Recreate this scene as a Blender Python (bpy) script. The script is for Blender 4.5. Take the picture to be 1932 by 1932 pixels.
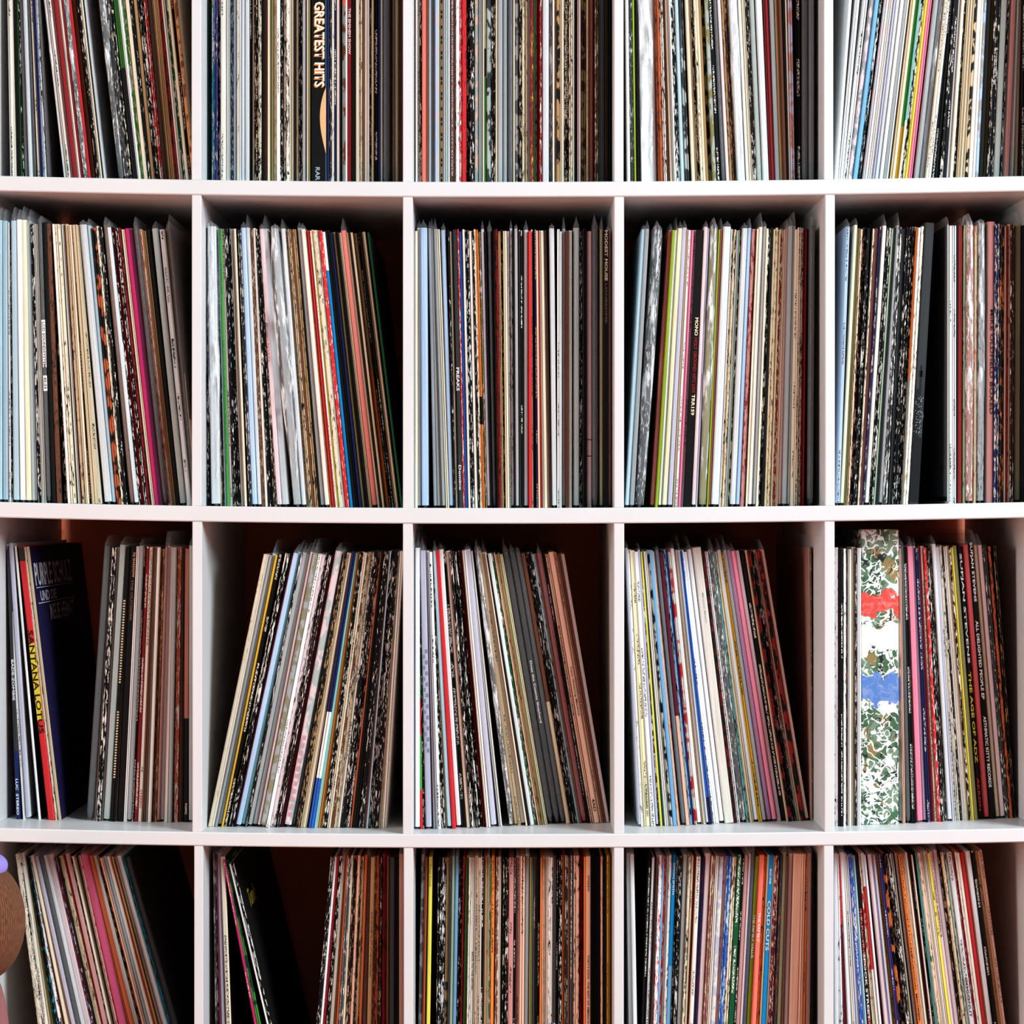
import bpy, math, random, re
from mathutils import Vector

# ---------------------------------------------------------------- camera, light, exposure
S = 0.000588          # metres per photo pixel on the plane of the shelf fronts
D = 2.5               # camera to shelf front
CAMZ = 0.76           # eye height; photo row 966 is the horizon
scene = bpy.context.scene
for ob in list(bpy.data.objects):
    bpy.data.objects.remove(ob)

cam = bpy.data.cameras.new('camera')
cam.sensor_width = 36.0
cam.lens = 36.0 * (D / S) / 1932.0
cam.clip_end = 60
camo = bpy.data.objects.new('camera', cam)
camo.location = (0, -D, CAMZ)
camo.rotation_euler = (math.pi / 2, 0, 0)
scene.collection.objects.link(camo)
scene.camera = camo

world = bpy.data.worlds.new('world')
scene.world = world
world.use_nodes = True
bg = world.node_tree.nodes['Background']
bg.inputs[0].default_value = (0.80, 0.86, 1.0, 1)
bg.inputs[1].default_value = 0.16

def area(name, loc, target, size, size_y, power, col):
    l = bpy.data.lights.new(name, 'AREA')
    l.shape = 'RECTANGLE'
    l.size, l.size_y, l.energy, l.color = size, size_y, power, col
    o = bpy.data.objects.new(name, l)
    o.location = loc
    o.rotation_euler = (Vector(target) - Vector(loc)).to_track_quat('-Z', 'Y').to_euler()
    scene.collection.objects.link(o)
    return o
# tall window in the wall to the right of the camera, and two added fills on the other side
area('window_daylight', (2.6, -2.2, 2.25), (0.0, 0.0, 0.75), 1.5, 1.6, 215, (0.83, 0.955, 1.0))
area('warm_bounce_fill', (-2.1, -1.5, 0.32), (0.1, 0.0, 0.45), 0.9, 0.5, 15, (1.0, 0.50, 0.30))  # added warm light standing in for bounce off a sunlit floor
area('left_fill', (-3.0, -2.0, 1.35), (0.0, 0.0, 0.8), 1.0, 1.4, 58, (0.97, 0.97, 0.94))  # added neutral fill to brighten the left-facing walls, no window known there

scene.view_settings.view_transform = 'Standard'
scene.view_settings.look = 'None'
scene.view_settings.gamma = 1.0
scene.view_settings.exposure = 0.10
scene.view_settings.use_curve_mapping = False
scene.cycles.max_bounces = 5
scene.cycles.use_adaptive_sampling = True
scene.cycles.adaptive_threshold = 0.05
scene.cycles.adaptive_min_samples = 12
scene.cycles.diffuse_bounces = 3
scene.cycles.glossy_bounces = 2
scene.cycles.transparent_max_bounces = 8
scene.cycles.use_denoising = True

# ---------------------------------------------------------------- helpers
def px(x, depth=0.0):
    return (x - 966.0) * S * (1 + depth / D)
def pz(y, depth=0.0):
    return CAMZ + (966.0 - y) * S * (1 + depth / D)
def sag(x):           # the long shelves hang a little in the middle: photo pixels, up is negative
    return -11.5 * ((900 - x) / 900) ** 2 if x < 900 else -11.0 * ((x - 900) / 1032) ** 2
def lin(c):
    return tuple((v / 12.92 if v <= 0.04045 else ((v + 0.055) / 1.055) ** 2.4) for v in (u / 255.0 for u in c))
def link(o, parent=None):
    scene.collection.objects.link(o)
    if parent is not None:
        o.parent = parent
    return o
def tag(o, label, cat, group=None, kind=None):
    if label: o['label'] = label
    if cat: o['category'] = cat
    if group: o['group'] = group
    if kind: o['kind'] = kind
    return o
def mesh_obj(name, verts, faces, mat, parent=None, smooth=False):
    me = bpy.data.meshes.new(name)
    me.from_pydata(verts, [], faces)
    me.materials.append(mat)
    if smooth:
        me.polygons.foreach_set('use_smooth', [True] * len(me.polygons))
    me.update()
    return link(bpy.data.objects.new(name, me), parent)
BOXF = [(0, 3, 2, 1), (4, 5, 6, 7), (0, 1, 5, 4), (1, 2, 6, 5), (2, 3, 7, 6), (3, 0, 4, 7)]
def boxv(x0, x1, y0, y1, z0, z1):
    return [(x0, y0, z0), (x1, y0, z0), (x1, y1, z0), (x0, y1, z0), (x0, y0, z1), (x1, y0, z1), (x1, y1, z1), (x0, y1, z1)]

# ---------------------------------------------------------------- materials
def new_mat(name):
    m = bpy.data.materials.new(name)
    m.use_nodes = True
    nt = m.node_tree
    return m, nt, nt.nodes['Principled BSDF']
class G:              # tiny node-graph helper
    def __init__(s, nt): s.nt = nt
    def n(s, t, **k):
        o = s.nt.nodes.new(t)
        for a, v in k.items(): setattr(o, a, v)
        return o
    def put(s, sock, v):
        if isinstance(v, bpy.types.NodeSocket): s.nt.links.new(v, sock)
        else: sock.default_value = v
    def math(s, op, a, b=None, c=None, clamp=False):
        o = s.n('ShaderNodeMath', operation=op); o.use_clamp = clamp
        for i, v in enumerate((a, b, c)):
            if v is not None: s.put(o.inputs[i], v)
        return o.outputs[0]
    def vmath(s, op, a, b):
        o = s.n('ShaderNodeVectorMath', operation=op)
        s.put(o.inputs[0], a); s.put(o.inputs[1], b)
        return o.outputs[0]
    def noise(s, vec, scale=1.0, detail=2.0, rough=0.5):
        o = s.n('ShaderNodeTexNoise')
        s.put(o.inputs['Vector'], vec)
        o.inputs['Scale'].default_value = scale
        o.inputs['Detail'].default_value = detail
        o.inputs['Roughness'].default_value = rough
        return o.outputs[0]
    def step(s, v, lo, hi):
        o = s.n('ShaderNodeMapRange', interpolation_type='SMOOTHSTEP')
        s.put(o.inputs['Value'], v); s.put(o.inputs['From Min'], lo); s.put(o.inputs['From Max'], hi)
        return o.outputs[0]
    def mix(s, f, a, b, blend='MIX'):
        o = s.n('ShaderNodeMix', data_type='RGBA', blend_type=blend)
        s.put(o.inputs[0], f); s.put(o.inputs[6], a); s.put(o.inputs[7], b)
        return o.outputs[2]
    def sep(s, v):
        o = s.n('ShaderNodeSeparateXYZ'); s.put(o.inputs[0], v)
        return o.outputs
    def comb(s, x, y, z):
        o = s.n('ShaderNodeCombineXYZ')
        for i, v in enumerate((x, y, z)): s.put(o.inputs[i], v)
        return o.outputs[0]

def jacket_material():
    m, nt, b = new_mat('printed_card')
    g = G(nt)
    col = g.n('ShaderNodeAttribute', attribute_name='Col')
    acc = g.n('ShaderNodeAttribute', attribute_name='Acc')
    par = g.n('ShaderNodeAttribute', attribute_name='Par')
    mm = g.n('ShaderNodeUVMap', uv_map='mm').outputs[0]
    nr = g.n('ShaderNodeUVMap', uv_map='nrm').outputs[0]
    u, v, _ = g.sep(mm)
    nu, nv, _ = g.sep(nr)
    mot, seed, _ = g.sep(par.outputs['Vector'])
    sd = g.math('MULTIPLY', seed, 300.0)
    vec = g.comb(u, v, sd)
    # fine streaks along the spine, as in stacked card layers
    st = g.noise(g.vmath('MULTIPLY', vec, (1.1, 0.012, 1)), 1, 0)
    base = g.mix(1.0, col.outputs['Color'], g.comb(*(g.math('MULTIPLY_ADD', st, 0.5, 0.75),) * 3), 'MULTIPLY')
    # blotchy printed artwork
    mo = g.noise(g.vmath('MULTIPLY', vec, (0.12, 0.055, 1)), 1, 2, 0.65)
    base = g.mix(g.math('MULTIPLY', g.step(mo, 0.47, 0.55), mot), base, acc.outputs['Color'])
    # rubbed and chipped card
    w = col.outputs['Alpha']
    n1 = g.noise(g.vmath('MULTIPLY', vec, (1.0, 0.115, 1)), 1, 2, 0.68)
    lo = g.noise(g.vmath('MULTIPLY', vec, (0.0, 0.022, 1)), 1, 1)
    ed = g.math('MULTIPLY', g.math('ABSOLUTE', nu), 0.10)
    val = g.math('ADD', g.math('ADD', n1, ed), g.math('MULTIPLY', g.math('SUBTRACT', lo, 0.5), 0.35))
    th = g.math('MULTIPLY_ADD', w, -0.22, 0.80)
    wm = g.math('MULTIPLY', g.step(val, th, g.math('ADD', th, 0.03)), g.math('GREATER_THAN', w, 0.01))
    base = g.mix(wm, base, acc.outputs['Color'])
    # rows of small illegible print
    t = acc.outputs['Alpha']
    n2 = g.noise(g.vmath('MULTIPLY', vec, (1.0, 0.75, 1)), 1, 1)
    gate = g.math('GREATER_THAN', g.noise(g.vmath('MULTIPLY', vec, (0.0, 0.016, 1.7)), 1, 0), 0.50)
    mid = g.math('LESS_THAN', g.math('ABSOLUTE', nu), 0.42)
    tm = g.math('MULTIPLY', g.math('MULTIPLY', g.math('GREATER_THAN', n2, 0.51), gate), g.math('MULTIPLY', mid, t))
    base = g.mix(tm, base, acc.outputs['Color'])
    nt.links.new(base, b.inputs['Base Color'])
    b.inputs['Roughness'].default_value = 0.5
    b.inputs['Specular IOR Level'].default_value = 0.16
    return m
M_CARD = jacket_material()

def film_material(name, haze, crinkle):
    m, nt, b = new_mat(name)
    g = G(nt)
    tc = g.n('ShaderNodeTexCoord').outputs['Object']
    b.inputs['Base Color'].default_value = (0.86, 0.88, 0.90, 1) if crinkle else (0.55, 0.57, 0.59, 1)
    b.inputs['Roughness'].default_value = 0.12
    b.inputs['Specular IOR Level'].default_value = 1.0
    bump = g.n('ShaderNodeBump')
    nz = g.noise(g.vmath('MULTIPLY', tc, (120, 50, 16) if crinkle else (90, 20, 9)), 1, 4 if crinkle else 2, 0.6)
    bump.inputs['Strength'].default_value = 0.9 if crinkle else 0.35
    bump.inputs['Distance'].default_value = 0.004 if crinkle else 0.002
    nt.links.new(nz, bump.inputs['Height'])
    if crinkle: nt.links.new(bump.outputs[0], b.inputs['Normal'])
    tr = g.n('ShaderNodeBsdfTransparent')
    mx = g.n('ShaderNodeMixShader')
    fr = g.n('ShaderNodeLayerWeight'); fr.inputs[0].default_value = 0.25
    f = g.math('MULTIPLY_ADD', g.math('POWER', fr.outputs['Facing'], 3.0), 0.38, haze)
    if crinkle:
        f = g.math('ADD', f, g.math('MULTIPLY', g.step(nz, 0.50, 0.62), 0.75), clamp=True)  # opaque white creases paint glossy highlights into the film
    nt.links.new(f, mx.inputs[0])
    nt.links.new(tr.outputs[0], mx.inputs[1])
    nt.links.new(b.outputs[0], mx.inputs[2])
    nt.links.new(mx.outputs[0], nt.nodes['Material Output'].inputs['Surface'])
    return m
M_FILM = film_material('clear_plastic_film', 0.11, False)
M_CRINKLE = film_material('crinkled_plastic_film', 0.10, True)

def shelf_material():
    m, nt, b = new_mat('white_melamine')
    g = G(nt)
    tc = g.n('ShaderNodeTexCoord').outputs['Object']
    n = g.noise(tc, 9, 3)
    c = g.mix(n, lin((208, 207, 208)) + (1,), lin((216, 216, 217)) + (1,))
    sc = g.noise(g.vmath('MULTIPLY', tc, (60, 60, 300)), 1, 3, 0.7)
    c = g.mix(g.math('MULTIPLY', g.step(sc, 0.73, 0.76), 0.35), c, lin((170, 165, 160)) + (1,))
    nt.links.new(c, b.inputs['Base Color'])
    b.inputs['Roughness'].default_value = 0.33
    b.inputs['Specular IOR Level'].default_value = 0.4
    return m
M_SHELF = shelf_material()

def wall_material():
    m, nt, b = new_mat('terracotta_paint')
    g = G(nt)
    tc = g.n('ShaderNodeTexCoord').outputs['Object']
    n = g.noise(tc, 40, 4)
    nt.links.new(g.mix(n, lin((196, 112, 80)) + (1,), lin((208, 124, 90)) + (1,)), b.inputs['Base Color'])
    b.inputs['Roughness'].default_value = 0.85
    return m
M_WALL = wall_material()

def wood_material():
    m, nt, b = new_mat('warm_wood_floor')
    g = G(nt)
    tc = g.n('ShaderNodeTexCoord').outputs['Object']
    br = g.n('ShaderNodeTexBrick')
    nt.links.new(tc, br.inputs['Vector'])
    br.inputs['Color1'].default_value = lin((196, 96, 62)) + (1,)
    br.inputs['Color2'].default_value = lin((180, 82, 52)) + (1,)
    br.inputs['Mortar'].default_value = lin((70, 36, 22)) + (1,)
    br.inputs['Scale'].default_value = 1.0
    br.inputs['Brick Width'].default_value = 1.6
    br.inputs['Row Height'].default_value = 0.12
    br.inputs['Mortar Size'].default_value = 0.002
    gr = g.noise(g.vmath('MULTIPLY', tc, (3, 60, 1)), 1, 4)
    nt.links.new(g.mix(g.math('MULTIPLY', gr, 0.4), br.outputs[0], lin((120, 62, 36)) + (1,)), b.inputs['Base Color'])
    b.inputs['Roughness'].default_value = 0.4
    return m
M_WOOD = wood_material()

_flat = {}
def flat_mat(c):
    if c not in _flat:
        m, nt, b = new_mat('print_ink_%02x%02x%02x' % c)
        b.inputs['Base Color'].default_value = lin(c) + (1,)
        b.inputs['Roughness'].default_value = 0.5
        b.inputs['Specular IOR Level'].default_value = 0.2
        _flat[c] = m
    return _flat[c]

def splatter_material():
    m, nt, b = new_mat('splattered_paint_print')
    g = G(nt)
    v3 = g.n('ShaderNodeTexCoord').outputs['Object']
    x, y, z = g.sep(v3)
    vec = g.comb(x, g.math('MULTIPLY', y, 0.4), z)
    def c(*a): return lin(a) + (1,)
    n0 = g.noise(vec, 34, 2)
    base = g.mix(g.step(n0, 0.46, 0.56), c(62, 100, 68), c(116, 142, 116))
    base = g.mix(g.step(g.noise(g.vmath('ADD', vec, (3, 1, 2)), 38, 2), 0.55, 0.58), base, c(142, 122, 74))
    dz = g.math('ADD', z, g.math('MULTIPLY', g.math('SUBTRACT', g.noise(vec, 60, 4), 0.5), 0.05))
    def band(lo, hi, col, bs):
        f = g.math('MULTIPLY', g.math('GREATER_THAN', dz, lo), g.math('LESS_THAN', dz, hi))
        return g.mix(f, bs, col)
    base = band(0.1365, 0.170, c(86, 128, 196), base)
    base = band(0.1960, 0.2255, c(245, 242, 232), base)
    base = band(0.2375, 0.2620, c(218, 70, 60), base)
    inb = g.math('ADD', g.math('MULTIPLY', g.math('GREATER_THAN', dz, 0.1365), g.math('LESS_THAN', dz, 0.170)),
                 g.math('ADD', g.math('MULTIPLY', g.math('GREATER_THAN', dz, 0.196), g.math('LESS_THAN', dz, 0.2255)),
                        g.math('MULTIPLY', g.math('GREATER_THAN', dz, 0.2375), g.math('LESS_THAN', dz, 0.262))))
    free = g.math('SUBTRACT', 1.0, g.math('MULTIPLY', inb, 0.93))
    def line(off, scale, width, col, bs, amt, stretch=(1, 1, 1)):
        n = g.noise(g.vmath('MULTIPLY', g.vmath('ADD', vec, off), stretch), scale, 1.2, 0.5)
        f = g.math('LESS_THAN', g.math('ABSOLUTE', g.math('SUBTRACT', n, 0.5)), width)
        f = g.math('MULTIPLY', f, g.step(g.noise(g.vmath('ADD', g.vmath('MULTIPLY', vec, (1.4, 1, .8)), off), 36, 2), 0.46, 0.50))
        return g.mix(g.math('MULTIPLY', g.math('MULTIPLY', f, free), amt), bs, col)
    low = g.step(z, 0.20, 0.08)
    base = line((5, 2, 1), 52, 0.034, c(248, 247, 244), base, 1.0)
    base = line((9, 4, 7), 70, 0.026, c(250, 250, 248), base, 1.0)
    base = line((2, 8, 3), 40, 0.009, c(30, 30, 32), base, 1.0)
    base = line((4, 1, 9), 38, 0.007, c(24, 24, 28), base, 1.0)
    base = line((1, 3, 3), 96, 0.022, c(246, 246, 242), base, 1.0)
    base = line((6, 2, 5), 84, 0.006, c(28, 28, 30), base, 1.0)
    sp = g.noise(g.vmath('ADD', vec, (1, 7, 4)), 240, 2)
    base = g.mix(g.math('MULTIPLY', g.step(sp, 0.70, 0.71), free), base, c(252, 252, 250))
    wl = g.math('MULTIPLY', g.step(g.noise(g.vmath('ADD', vec, (8, 8, 1)), 40, 3.5, 0.65), 0.57, 0.59), g.math('LESS_THAN', z, 0.14))
    base = g.mix(wl, base, c(248, 248, 246))
    nt.links.new(base, b.inputs['Base Color'])
    b.inputs['Roughness'].default_value = 0.4
    return m

# ---------------------------------------------------------------- the setting
def plane(name, verts, mat):
    o = mesh_obj(name, verts, [(0, 1, 2, 3)], mat)
    o['kind'] = 'structure'
    return o
o = mesh_obj('floor', boxv(-4, 4, -5, 0.44, -0.05, 0.0), BOXF, M_WOOD); o['kind'] = 'structure'
o = mesh_obj('wall_back', boxv(-4, 4, 0.41, 0.51, 0.0, 2.7), BOXF, M_WALL); o['kind'] = 'structure'

# ---------------------------------------------------------------- the shelving unit
DEPTH = 0.395
unit = bpy.data.objects.new('shelving_unit', None)
link(unit)
tag(unit, 'white open-backed shelving unit with square compartments packed with records', 'shelf')
XL, XR = -37, 1974                                  # outer edges of the unit in photo columns
def board(ytop, ybot, name='shelf_board'):
    n = 40
    vs, fs = [], []
    c = 0.0012
    for i in range(n + 1):
        xp = XL + (XR - XL) * i / n
        x, sg = px(xp), sag(xp)
        zt, zb = pz(ytop + sg), pz(ybot + sg)
        vs += [(x, c, zt), (x, DEPTH, zt), (x, DEPTH, zb), (x, c, zb), (x, 0, zb + c), (x, 0, zt - c)]
    for i in range(n):
        for k in range(6):
            a, b_ = i * 6 + k, i * 6 + (k + 1) % 6
            fs.append((a, a + 6, b_ + 6, b_))
    fs += [tuple(range(6)), tuple(range(n * 6 + 5, n * 6 - 1, -1))]
    return mesh_obj(name, vs, fs, M_SHELF, unit)
TOPS = {0: -273, 1: 343, 2: 958.5, 3: 1574, 4: 2163}     # top edge of board k, photo rows mid-span
BOTS = {0: -244, 1: 371.5, 2: 988, 3: 1600, 4: 2194}
for k in range(5):
    board(TOPS[k], BOTS[k])
DIV = {1: [(361, 379), (361.5, 379.5), (362.5, 380.8), (366, 383)],
       2: [(760, 778), (760, 778.5), (760, 778.5), (761.5, 779.5)],
       3: [(1158.5, 1176.5), (1158.7, 1177.4), (1158.3, 1177.8), (1158.3, 1177)],
       4: [(1554.5, 1572.5), (1557, 1575.5), (1556, 1575), (1554.5, 1573)]}
for k in range(1, 5):
    for r in range(4):
        a, b_ = DIV[k][r]
        s = sag((a + b_) / 2)
        x0, x1, z0, z1 = px(a), px(b_), pz(TOPS[r + 1] + s - 0.3), pz(BOTS[r] + s + 0.3)
        c = 0.0008
        vs = []
        for z in (z0, z1):
            vs += [(x0 + c, 0.0015, z), (x1 - c, 0.0015, z), (x1, 0.0015 + c, z), (x1, DEPTH, z), (x0, DEPTH, z), (x0, 0.0015 + c, z)]
        fs = [(5, 4, 3, 2, 1, 0), (6, 7, 8, 9, 10, 11)] + [(i, (i + 1) % 6, 6 + (i + 1) % 6, 6 + i) for i in range(6)]
        mesh_obj('divider', vs, fs, M_SHELF, unit)
for a, b_ in ((XL, XL + 19), (XR - 19, XR)):
    s = sag((a + b_) / 2)
    for r in range(4):
        mesh_obj('side_panel', boxv(px(a), px(b_), 0.0015, DEPTH, pz(TOPS[r + 1] + s - 0.3), pz(BOTS[r] + s + 0.3)), BOXF, M_SHELF, unit)
mesh_obj('plinth', boxv(px(XL) + 0.01, px(XR) - 0.01, 0.02, DEPTH, 0.0, pz(BOTS[4] + sag(900))), BOXF, M_SHELF, unit)

# ---------------------------------------------------------------- records: what stands in each compartment
PAL = dict(
 wh=(243, 241, 239), of=(228, 221, 209), cr=(223, 209, 184), be=(199, 176, 142), ta=(172, 135, 92), br=(100, 60, 42), db=(48, 28, 22),
 bk=(8, 8, 9), ch=(46, 49, 51), dg=(84, 87, 90), gy=(150, 152, 153), lg=(208, 211, 213), sg=(158, 168, 163), lb=(174, 204, 215),
 pb=(172, 197, 229), bl=(38, 88, 178), nb=(24, 32, 78), cb=(10, 130, 195), tl=(28, 130, 150), tq=(112, 178, 172), gr=(70, 150, 62),
 lm=(142, 162, 38), dgn=(16, 76, 44), ol=(122, 116, 72), sgn=(150, 172, 142), ye=(233, 217, 82), go=(214, 164, 48), orr=(232, 126, 58),
 co=(232, 112, 96), sa=(228, 182, 158), re=(204, 42, 46), dr=(128, 26, 30), mr=(88, 22, 42), pk=(238, 124, 154), lp=(222, 196, 198),
 mg=(180, 34, 92), mv=(160, 104, 142), pu=(58, 48, 108), lv=(188, 184, 204), sky=(112, 168, 208), crm=(236, 226, 190), umb=(146, 92, 80),
 rus=(178, 84, 48), dsk=(186, 128, 122))
WORD = dict(wh='white', of='off-white', cr='cream', be='beige', ta='tan', br='brown', db='dark brown', bk='black', ch='charcoal', dg='dark grey',
 gy='grey', lg='light grey', sg='grey-green', lb='pale blue', pb='powder blue', bl='blue', nb='navy', cb='bright blue', tl='teal', tq='turquoise',
 gr='green', lm='lime', dgn='dark green', ol='olive', sgn='sage green', ye='yellow', go='gold', orr='orange', co='coral', sa='salmon', re='red',
 dr='dark red', mr='maroon', pk='pink', lp='pale pink', mg='magenta', mv='mauve', pu='purple', lv='lavender', sky='sky blue', crm='ivory',
 umb='reddish brown', rus='rust', dsk='dusty pink')
A, B_, C_ = 380 / 1932, 410 / 1932, 382 / 1932
A2 = 385 / 1932
# (row, column): origin, scale, photo row of the reading line, lean points, (setback at the left end, at the right end), spines
CELLS = {}
CELLS[1, 1] = (0, A, 336, [(95, -.015), (448, -.05), (612, -.112), (1340, -.11), (1600, -.09), (1835, -.105)], (.045, .045), """
95of.t 138cr 160bk 200gr 218bk.* 232gy.p 275lg.p 312ch.p 362cr.t 388nb 412lg.* 448db.p 478_ 612lg.b 640of.t 680lp.p 705dr 745of 778dr 800bk.b*
840re 870br 925bk.* 955cr 980bk 992lg.p 1010_ 1135bk.b* 1195ch.* 1235bk.*/cr 1265ch@gr:.58 1320wh 1345gr.* 1380cr 1415bk.* 1445ta 1480bk.*
1535re.* 1570db 1605ta 1640ta 1680dr.*/bk 1715of 1750dgn.*/of 1780cr 1810bk.t 1840orr 1865cr 1890ta.m/br 1920re 1945_ 1950""")
CELLS[1, 2] = (370, B_, 341, [(140, 0), (1840, 0)], (.045, .045), """
140tl.*@sgn:.35 165pu.* 190bk.* 215of.t 250of 268lg 305ch.*/sg 333pb.p 360cr.*/bk 380lg 400lg.p 430lg.p 475bk.t 500crm 518bk.t*/cr 553cr.*/bk
580bk 610sa 635cr 655ol 685of.*/be 715of.t 745bk.* 770of.*/bk 800of.*/bk 830cr 850cr 870bk 888be.*/rus 912bk.* 945gy.p 970lp 985cr 1000ol
1012bk 1165nb 1180ch.* 1205cr.*/bk 1225nb.t 1250of 1280bk 1300gy.m/br@co:.35 1328of 1342dr 1385bk 1420cr 1450cr.*/bk 1475sa 1500of 1540bk.* 1560be
1580bk.t 1620nb 1640gy.p 1660ch.p 1720db 1740br.p 1770ol.p 1800dr.p 1824bk 1850db 1880_""")
CELLS[1, 3] = (770, B_, 341, [(65, 0), (1840, 0)], (.045, .045), """
65of 85of.t 103bk.* 122co@co:.9 158cr 180gy.p 205dg 222wh 238pb.m/lv 262cr 278of 318wh 325sg.p 350lg.p 372br.t/lp 420wh.*/bk 455re.*/of 475re.*/mr
520bk.* 548bk.* 585sg.pm/sa 625lb.p 665cr 675gr@cr:.5,db:.1 695sg.m/ch 735bk.* 778cr 795gy.p 840gy.p 880ch.p 935cr 948sg.pm/bk 990bk.*/cr 1015cr.*/bk
1030be.*/bk 1065lg 1090dr.*/go 1112dgn 1128cr.*/dgn 1145re 1170dr.* 1185lg.p 1255ch.b* 1285of 1300be 1318ta.m/bk 1350cr 1385bk.*t 1430cr.*/bk 1460of
1480bk 1505lp 1535db.m/ol 1585be.t 1603umb 1645db 1660br.*/cr 1690tq.p 1708ch 1745db 1775bk 1800_""")
CELLS[1, 4] = (1160, B_, 340, [(105, -.01), (385, -.02), (545, -.033), (985, -.05), (1262, -.045), (1530, -.03), (1665, 0)], (.045, .045), """
108of.p 140ch.*/lg 175lm 190bk 218wh.b 385rus.*/db 430of.*/db 465br 490cr 520wh 545bk.* 585lb.p 625sg.m/ch@dg:.5 665bk 682cr 715be 735bk.*
765cr.*/bk 785cr 810ta 835ol.m/bk 870sg.m/ol 905bk.t 940ch.p 985lp.p 1020ta.* 1045db.*/ta 1085lg.b 1165of.p 1195cr 1230bk.* 1262sg.p 1310lg.p
1375dr 1420gy 1470ta 1505br 1530bk 1548cr 1565lv.m/dsk 1605bk.t 1665ch.p 1720dg.p 1775_""")
CELLS[1, 5] = (1550, C_, 336, [(125, .07), (250, .124), (700, .118), (1045, .107), (1185, .07), (1500, .047), (1745, .045), (1900, .02)], (.045, .045), """
125wh.p 160wh 205wh.t 250lp.m/gy 300sky 345bk.*/lg 372bk 390lp.m/lg 440of 475lv 505lg.p 550wh.p 590sg 600lg 640bk 648be.*/go 670cr 700go@go:.27,gr:.52
735crm@crm:.25,tq:.52 755bk.* 785ye 820pk 865mr 880gy.p 930gy.b 990cr.t 1020wh.t 1045bk.t 1085bk 1125bk.* 1155bk.t 1185lg 1220cr 1255bk.* 1280be 1310cr 1340be
1365bk.m/be 1395of 1440of 1465gy.m/pb 1500bk 1545ol 1575bk.t* 1640sg.p 1700bk.* 1720gy 1745dsk 1790gy 1835be@db:.3 1870db 1900bk.t 1935br 1965bk 1990_""")
CELLS[2, 1] = (0, A2, 946, [(20, 0), (240, -.015), (388, -.03), (530, -.034), (640, -.056), (865, -.065), (985, -.092), (1205, -.092), (1335, -.105),
 (1430, -.11), (1665, -.11), (1760, -.10), (1930, -.09)], (.02, .05), """
-30lb.p 20lb.p 75lp@gr:.3 85wh.t 105bk.* 122lb.p 188wh.p 240crm.p 300sg.p 330gy.p 362bk.* 388of 425sg 440ch.p 490bk 530br.*/bk 580bk 610bk.* 640of 665cr.*/bk
715bk 735of 765mr 775be.*/bk 810cr 845bk.t 865be 915cr.t 970bk 985lg.p 1060lb.p 1100bk.m/rus 1145cr.*/bk 1170bk.* 1205ch 1230br.p 1270lg.p 1310bk.* 1335re
1365bk.* 1390dr.*/bk 1420bk 1430cr 1465mg 1500mv 1545db.p 1590sa.*/rus 1625ta 1665bk 1700sg.p 1760lg.t 1810ol.p 1865be 1890db.p 1930_""")
CELLS[2, 2] = (370, B_, 951, [(88, 0), (215, -.022), (272, -.027), (400, -.039), (640, -.045), (718, -.06), (865, -.09), (935, -.075), (1105, -.083),
 (1210, -.091), (1360, -.10), (1560, -.113), (1815, -.122)], (.04, .05), """
88bk.* 108ch 130lg.b 215be.*/bk 230ch.* 255lb 272gr.t/dgn 295of.t 330bk.* 355bk.* 400of 430cr 450bk 468ch.* 495pb.p 545lg.p 580br.*/be 612of
640bk.* 665bk 690db.* 718lp.p 760lg.p 830_ 862gy.b 935lg.p 980cr.t 1005be.*/bk 1030br 1050ta.*/bk 1085bk 1105gy.p 1145of.p 1185orr.*/be 1210re 1238wh.t
1250ye 1268cr.*/bk 1305of 1325re.* 1360cb@wh:.14 1392bk 1440nb 1475ol 1500bk 1535be 1560co.p 1612be 1632bk 1650be 1672bk 1682ta@ta:.5,orr:.5 1715bk.t 1737bk.t 1760be 1795bk
1815dgn 1835_""")
CELLS[2, 3] = (770, B_, 951, [(50, 0), (120, 0), (225, -.018), (365, -.037), (422, -.023), (590, -.022), (705, -.026), (805, -.014), (1070, 0), (1275, -.02), (1325, 0),
 (1835, 0)], (.045, .045), """
50cr 76lg.p 118pb.p 185_ 225gy.p 258gy.p 285ta.p 300sg.p 332cr 365pb.p 410bk.* 422crm 445ch 490re.* 505bl 535of 555bk.* 590of 625bk.* 640cr.*/bk
655orr@orr:.6,bk:.1 680ol.* 705lv.p 735bk 745ch.p 790bk 802dr.*/bk 825ta.t 850bk.* 865cr 900of.t 918lv.p* 945bk 955gy.p 985bk 995wh 1003bk.t 1025lg.p
1072re 1100cr.t 1115bk 1138nb.t 1158sa 1175dr 1193cr 1240be 1260db 1275lg.p 1325wh.t 1350wh 1368gy.p 1400br 1430of 1455bk 1464sg.p 1525bk.* 1550bk
1585lp 1635ch.p 1690bk 1702ol.p 1735bk 1787umb.p 1836_""")
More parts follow.
